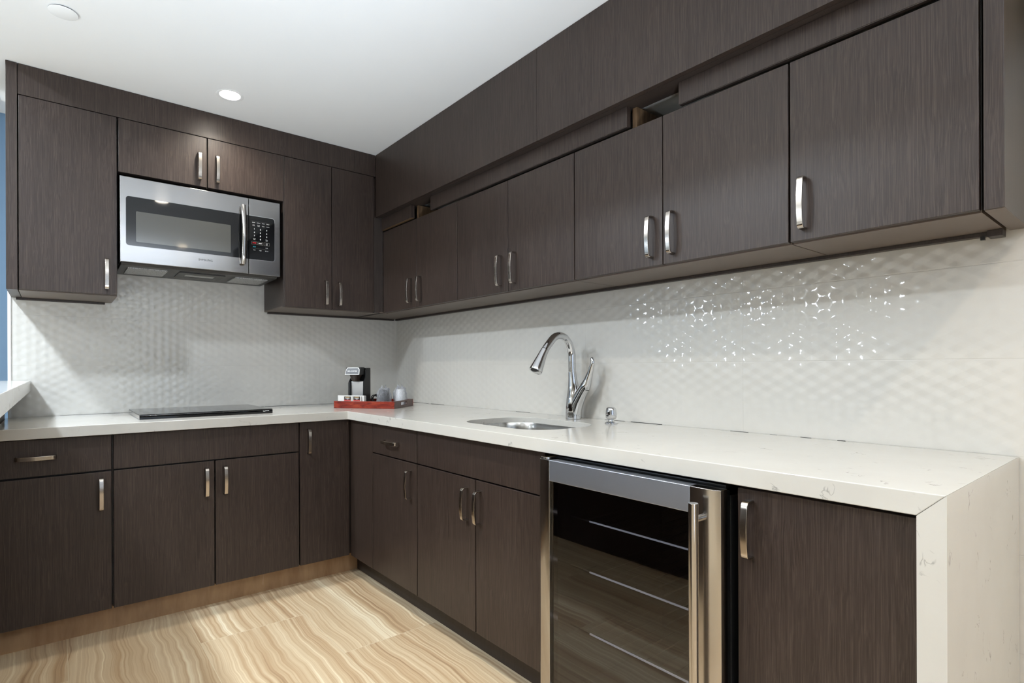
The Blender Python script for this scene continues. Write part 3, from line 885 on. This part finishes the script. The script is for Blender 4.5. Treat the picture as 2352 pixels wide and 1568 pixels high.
# slanted white framed front badge
import mathutils
def badge(p, q, lift):
    # p across, q up the slanted face of the brew head
    base_ = TP(p, .074, HZ(Z0+.149)); top_ = TP(p, .088, HZ(Z0+.186))
    n = (top_-base_).normalized(); out = TA.cross(n).normalized()
    return base_ + n*q + out*lift
for (ins, lift, mat, nm, lab) in ((.0, .002, M['white_ink'], 'badge_frame', 'white badge outline'), (.0042, .0028, M['black'], 'badge', 'dark badge')):
    bm = NB()
    L_ = (badge(0, 0, 0)-TP(0, .088, HZ(Z0+.186))).length
    prism(bm, [(A0-.001+ins, .001+ins), (A0+.087-ins, .001+ins), (A0+.085-ins, L_-.014), (A0+.077-ins, L_-.002-ins), (A0+.01+ins, L_-.002-ins), (A0+.003+ins, L_-.014)], lambda p, q: badge(p, q, -.001), lambda p, q: badge(p, q, lift))
    obj(nm, bm, mat, head, label=lab)
n_ = (badge(.05, .04, 0)-badge(.05, 0, 0)).normalized()
text_mesh('logo', 'MR.COFFEE', .0115, badge(A0+.043, .021, .0029), TA, n_, M['white_ink'], head, bold=.0002)
bm = NB()
c_ = TP(A0+.046, .112, 0)
lathe(bm, [(.016, HZ(Z0+.118)), (.02, HZ(Z0+.119)), (.034, HZ(Z0+.149))], (c_.x, c_.y, CT), 24)
obj('filter_basket', bm, plain('brown_black_plastic', (40, 28, 20), .3), cm, smooth=True, label='dark cone filter basket')
bm = NB()
tube(bm, [TP(A0+.004, .122, Z0+.05), TP(A0-.002, .122, Z0+.052), TP(A0-.002, .122, Z0+.128), TP(A0+.004, .122, Z0+.13)], .004, 10)
obj('water_gauge', bm, M['steel_v'], cm, smooth=True, label='slim clear water gauge')

bm = NB()
cc = TP(.153, .205, .042)
pts = []
for i in range(90):
    a = i/90*2*pi*3.5
    r = .021 + .0035*sin(i*.21)
    pts.append(cc + TA*(r*cos(a)) + TB*(.012*sin(a*.5+i*.02)) + Vector((0, 0, r*.95*sin(a))))
tube(bm, pts, .0028, 8)
o = obj('power_cord', bm, M['black'], None, smooth=True, origin=TP(.153, .205, .0062))
tag(o, 'coiled black power cord between coffee maker and wrapped black cup', 'cord')

# condiment caddy with two sachets
cd = thing('condiment_caddy', 'low white caddy standing at the front of the red tray', 'caddy', TP(.085, .03, Z0))
bm = NB()
tbox(bm, .010, .166, .0265, .029, Z0, .068); tbox(bm, .010, .166, .052, .0545, Z0, .066)
tbox(bm, .010, .0125, .029, .052, Z0, .068); tbox(bm, .1635, .166, .029, .052, Z0, .066); tbox(bm, .010, .166, .0265, .0545, Z0-.0001, Z0+.003)
obj('holder', bm, M['porcelain'], cd, bevel=.001)
for (a0, lab, tx) in ((.052, 'left tea sachet with black and red label in the white caddy', 'Tea'), (.107, 'right tea sachet with black and red label in the white caddy', 'Tea')):
    s = thing('tea_sachet', lab, 'sachet', TP(a0+.02, .02, Z0), group='sachets in the white caddy')
    obj('packet', prism(NB(), rr(a0-.006, a0+.046, Z0+.0005, .066, .004), lambda p, q: TP(p, .0195, q), lambda p, q: TP(p, .0258, q)), M['paper'], s)
    lb = obj('label', prism(NB(), [(a0, .0395), (a0+.04, .0395), (a0+.04, .063), (a0, .063)], lambda p, q: TP(p, .0188, q), lambda p, q: TP(p, .0194, q)), M['label_black'], s, label='black printed label')
    obj('gold_band', prism(NB(), [(a0+.006, .0575), (a0+.034, .0575), (a0+.031, .0615), (a0+.009, .0615)], lambda p, q: TP(p, .0184, q), lambda p, q: TP(p, .0187, q)), M['label_gold'], lb)
    obj('red_band', prism(NB(), [(a0, .0395), (a0+.04, .0395), (a0+.04, .0445), (a0, .0445)], lambda p, q: TP(p, .0184, q), lambda p, q: TP(p, .0187, q)), M['label_red'], lb)
    text_mesh('lettering', 'Premium', .0068, TP(a0+.02, .0186, .0535), TA, (0, 0, 1), M['white_ink'], lb, depth=.0002, bold=.0002)
    text_mesh('lettering', tx, .0062, TP(a0+.02, .0186, .0483), TA, (0, 0, 1), M['white_ink'], lb, depth=.0002, bold=.0002)

# wrapped cups standing upside down
def cup(name, label, a, b_, mat, r0, r1, h, seed, rim):
    c = TP(a, b_, Z0)
    t = thing(name, label, 'cup', c)
    bm = NB()
    lathe(bm, [(r0+.002, .0003), (r0+.002, .004), (r0, .005), (r1, h-.004), (r1-.004, h)], (c.x, c.y, c.z), 32)
    cu = obj('cup', bm, mat, t, smooth=True)
    if rim:
        bm = NB(); lathe(bm, [(r0+.0022, .0006), (r0+.0042, .002), (r0+.0042, .005), (r0+.0012, .0065)], (c.x, c.y, c.z), 32)
        obj('rim', bm, M['porcelain'], cu, smooth=True, label='pale rolled rim')
    rn = random.Random(seed)
    bm = NB(); seg = 40; rings = []
    ph = [rn.uniform(0, 6.28) for _ in range(8)]
    for i, (r, hh) in enumerate(((r0+.006, .001), (r0+.007, .02), (r0+.006, .045), (r0+.005, .068), (r1+.007, h-.01), (r1+.002, h+.006), (r1*.55, h+.009), (r1*.45, h+.017))):
        ring = []
        for k in range(seg):
            th_ = 2*pi*k/seg
            j = .0035*sin(3*th_+ph[i])+.0022*sin(7*th_+ph[(i+3) % 8])
            dz = .004*sin(4*th_+ph[(i+1) % 8]) if i > 4 else 0
            if i == 7: dz += .008*sin(2*th_+ph[0])
            rr_ = max(r + j*(1.3 if i > 2 else .7), r0+.0052 if i < 3 else r1+.001 if i < 6 else .004)
            ring.append(bm.verts.new((c.x+rr_*cos(th_), c.y+rr_*sin(th_), c.z+hh+dz)))
        rings.append(ring)
    for a_, c_ in zip(rings, rings[1:]):
        for k in range(seg): bm.faces.new((a_[k], a_[(k+1) % seg], c_[(k+1) % seg], c_[k]))
    obj('plastic_wrap', bm, M['wrap'], t, smooth=True, label='crinkled clear plastic wrap')
cup('wrapped_cup', 'upside down black cup in clear plastic wrap on the tray', .229, .15, M['black_soft'], .035, .027, .088, 4, True)
cup('wrapped_cup', 'white cup in cloudy plastic wrap at the right end of tray', .304, .205, M['porcelain'], .032, .0245, .092, 9, False)

# ---------------------------------------------------------------- raised bar at the far left
br_ = thing('bar_counter', 'raised white quartz bar ledge on dark wood panel at far left', 'counter', (-2.1, -1.3, 0))
obj('ledge', box(NB(), -2.45, -1.885, -2.5, -.004, .956, 1.004), M['quartz'], br_, bevel=.002)
obj('panel', box(NB(), -2.12, -1.975, -2.45, -.006, 0, .9555), M['wood'], br_, label='dark wood bar front')

# ---------------------------------------------------------------- ceiling fittings
def downlight(x, y, z, rgb, power, label, spread=170, r=LR, deep=.03):
    t = thing('downlight', label, 'ceiling light', (x, y, z), group='recessed ceiling lights')
    bm = NB(); lathe(bm, [(r-.003, deep), (r, 0), (r+.012, -.0022), (r+.015, -.0004)], (x, y, z), 40, cap0=False, cap1=False)
    obj('trim_ring', bm, M['white'], t, smooth=True)
    bm = NB(); lathe(bm, [(r-.003, deep+.004), (r-.003, deep+.002)], (x, y, z), 32)
    obj('lens', bm, emit('lamp_glow', rgb, 40), t, label='glowing lens')
    L = bpy.data.lights.new('lamp', 'AREA'); L.shape = 'DISK'; L.size = 2*r-.008; L.energy = power; L.color = rgb; L.spread = radians(spread)
    lo = bpy.data.objects.new('lamp', L); COL.objects.link(lo); lo.parent = t; lo.location = (0, 0, deep)
    return t
WARM = (1.0, .82, .60); NEUT = (1.0, .92, .80); COOL = (.80, .90, 1.0)
downlight(-1.169, -.571, CEIL, NEUT, 9, 'glowing recessed ceiling light above the microwave', 170, deep=.038)
downlight(-1.17, -2.12, CEIL, NEUT, 7.8, 'second recessed ceiling light over the kitchen floor, facing the sink', 122)
downlight(-.78, -3.67, CEIL, WARM, 8.5, 'third recessed ceiling light beyond the waterfall end', 150)
downlight(-1.17, -5.22, CEIL, NEUT, 12, 'fourth recessed ceiling light near the rear windows')  # added behind the camera to brighten the back wall
downlight(-2.75, -1.5, 2.6, COOL, 37, 'cool recessed ceiling light beyond the raised bar, near row', r=.09, deep=.012)
downlight(-2.75, -.53, 2.6, COOL, 34, 'cool recessed ceiling light beyond the raised bar, nearest the blue wall', r=.09, deep=.012)
downlight(-2.75, -3.4, 2.6, COOL, 5, 'cool recessed ceiling light beyond the raised bar, behind the camera', r=.09, deep=.012)  # unseen lamp filling out the grid, added for room light
downlight(-4.5, -1.5, 2.6, COOL, 40, 'cool recessed ceiling light near the windows, far row', r=.09, deep=.012)
downlight(-4.5, -3.4, 2.6, COOL, 10, 'cool recessed ceiling light near the windows, rear row', r=.09, deep=.012)  # unseen rear lamp, added for more room light
def glint_globe(y, label):  # unseen globe lamps, added to put glints on the tiles
    t = thing('wall_lamp', label, 'wall lamp', (XL, y, 1.82), group='globe wall lamps on the far left wall')
    bm = NB(); lathe(bm, [(.05, -.06), (.05, .06)], (XL+.012, y, 1.82), 4)
    obj('back_plate', bm, M['nickel'], t)
    bm = NB(); tube(bm, [(XL+.01, y, 1.82), (XL+.1, y, 1.80), (XL+.12, y, 1.77)], .008, 10)
    obj('arm', bm, M['nickel'], t, smooth=True)
    bm = NB(); bmesh.ops.create_uvsphere(bm, u_segments=24, v_segments=16, radius=.075)
    bmesh.ops.translate(bm, vec=(XL+.14, y, 1.84), verts=bm.verts[:])
    obj('globe', bm, emit('globe_glow', (.78, .89, 1.0), 95), t, smooth=True, label='glowing white globe')
glint_globe(-.53, 'glowing globe lamp on the far left wall, nearer the camera')
glint_globe(1.0, 'glowing globe lamp on the far left wall, beside the blue wall')
t = thing('ceiling_sprinkler_cover', 'round white flush sprinkler cover on the ceiling at top left', 'sprinkler', (-1.773, -.847, CEIL-.008))
bm = NB(); lathe(bm, [(.036, .008), (.036, .0035)], (-1.773, -.847, CEIL-.008), 40)
obj('collar', bm, M['black_soft'], t, smooth=True, label='dark shadow gap collar')
bm = NB(); lathe(bm, [(.040, .0035), (.0425, .0025), (.0425, .001), (.040, 0)], (-1.773, -.847, CEIL-.008), 48)
obj('disc', bm, M['white'], t, smooth=True)

# added fill lights without fixtures, aimed up to bounce off the ceilings
for (loc, aim, e, c, sz, sp) in (((-3.1, -2.5, .95), (-1.9, -1.7, 2.9), 10, (.68, .83, 1.0), .5, 95), ((-1.3, -4.6, .9), (-1.3, -4.2, 2.6), 70, (.76, .87, 1.0), .5, 95), ((-1.5, -3.5, .5), (-1.1, -1.7, 2.29), 9, (.72, .85, 1.0), .4, 75)):
    L = bpy.data.lights.new('bounce', 'AREA'); L.shape = 'DISK'; L.size = sz; L.energy = e; L.color = c; L.spread = radians(sp)
    lo = bpy.data.objects.new('bounce', L); COL.objects.link(lo); lo.location = loc
    lo.rotation_euler = (Vector(aim)-Vector(loc)).to_track_quat('-Z', 'Y').to_euler()

# ---------------------------------------------------------------- world and camera
wd = bpy.data.worlds.new('sky'); SC.world = wd; wd.use_nodes = True
nt = wd.node_tree; nt.nodes.clear()
bg = nt.nodes.new('ShaderNodeBackground'); ow = nt.nodes.new('ShaderNodeOutputWorld')
bg.inputs[0].default_value = (.74, .86, 1.0, 1); bg.inputs[1].default_value = 1.6
nt.links.new(bg.outputs[0], ow.inputs[0])
for a, b in FILL_WIN:
    L = bpy.data.lights.new('window_portal', 'AREA'); L.shape = 'RECTANGLE'; L.size = b-a; L.size_y = 1.6; L.energy = 1
    L.cycles.is_portal = True
    lo = bpy.data.objects.new('window_portal', L); COL.objects.link(lo)
    lo.location = ((a+b)/2, YR-.03, 1.4); lo.rotation_euler = (radians(90), 0, 0)

f, yaw, cx, cy, roll = 1260.3636, .9107, 1103.3336, 845.4862, -.0035
a_, b_, h_ = 1.8003, 3.2265, 1.1276-.0757
cam = bpy.data.cameras.new('camera'); co = bpy.data.objects.new('camera', cam); COL.objects.link(co)
cam.sensor_width = 36; cam.sensor_fit = 'HORIZONTAL'; cam.lens = f/2352*36
cam.shift_x = (1176-cx)/2352; cam.shift_y = (cy-784)/2352
cam.clip_start = .02
F = Vector((cos(yaw), sin(yaw), 0)); R = Vector((sin(yaw), -cos(yaw), 0)); Z = Vector((0, 0, 1))
c_, s_ = cos(roll), sin(roll)
X = R*c_ + Z*s_; Y = Z*c_ - R*s_
mw_ = Matrix((X, Y, -F)).transposed().to_4x4(); mw_.translation = Vector((-a_, -b_, h_))
co.matrix_world = mw_
SC.camera = co

vs = SC.view_settings
vs.view_transform = 'Standard'; vs.look = 'None'; vs.gamma = 1; vs.use_curve_mapping = False
vs.exposure = .18
SC.cycles.max_bounces = 8; SC.cycles.diffuse_bounces = 4; SC.cycles.glossy_bounces = 4; SC.cycles.transparent_max_bounces = 10
SC.cycles.caustics_reflective = False; SC.cycles.caustics_refractive = False
SC.cycles.sample_clamp_indirect = 4.0
SC.cycles.use_denoising = True
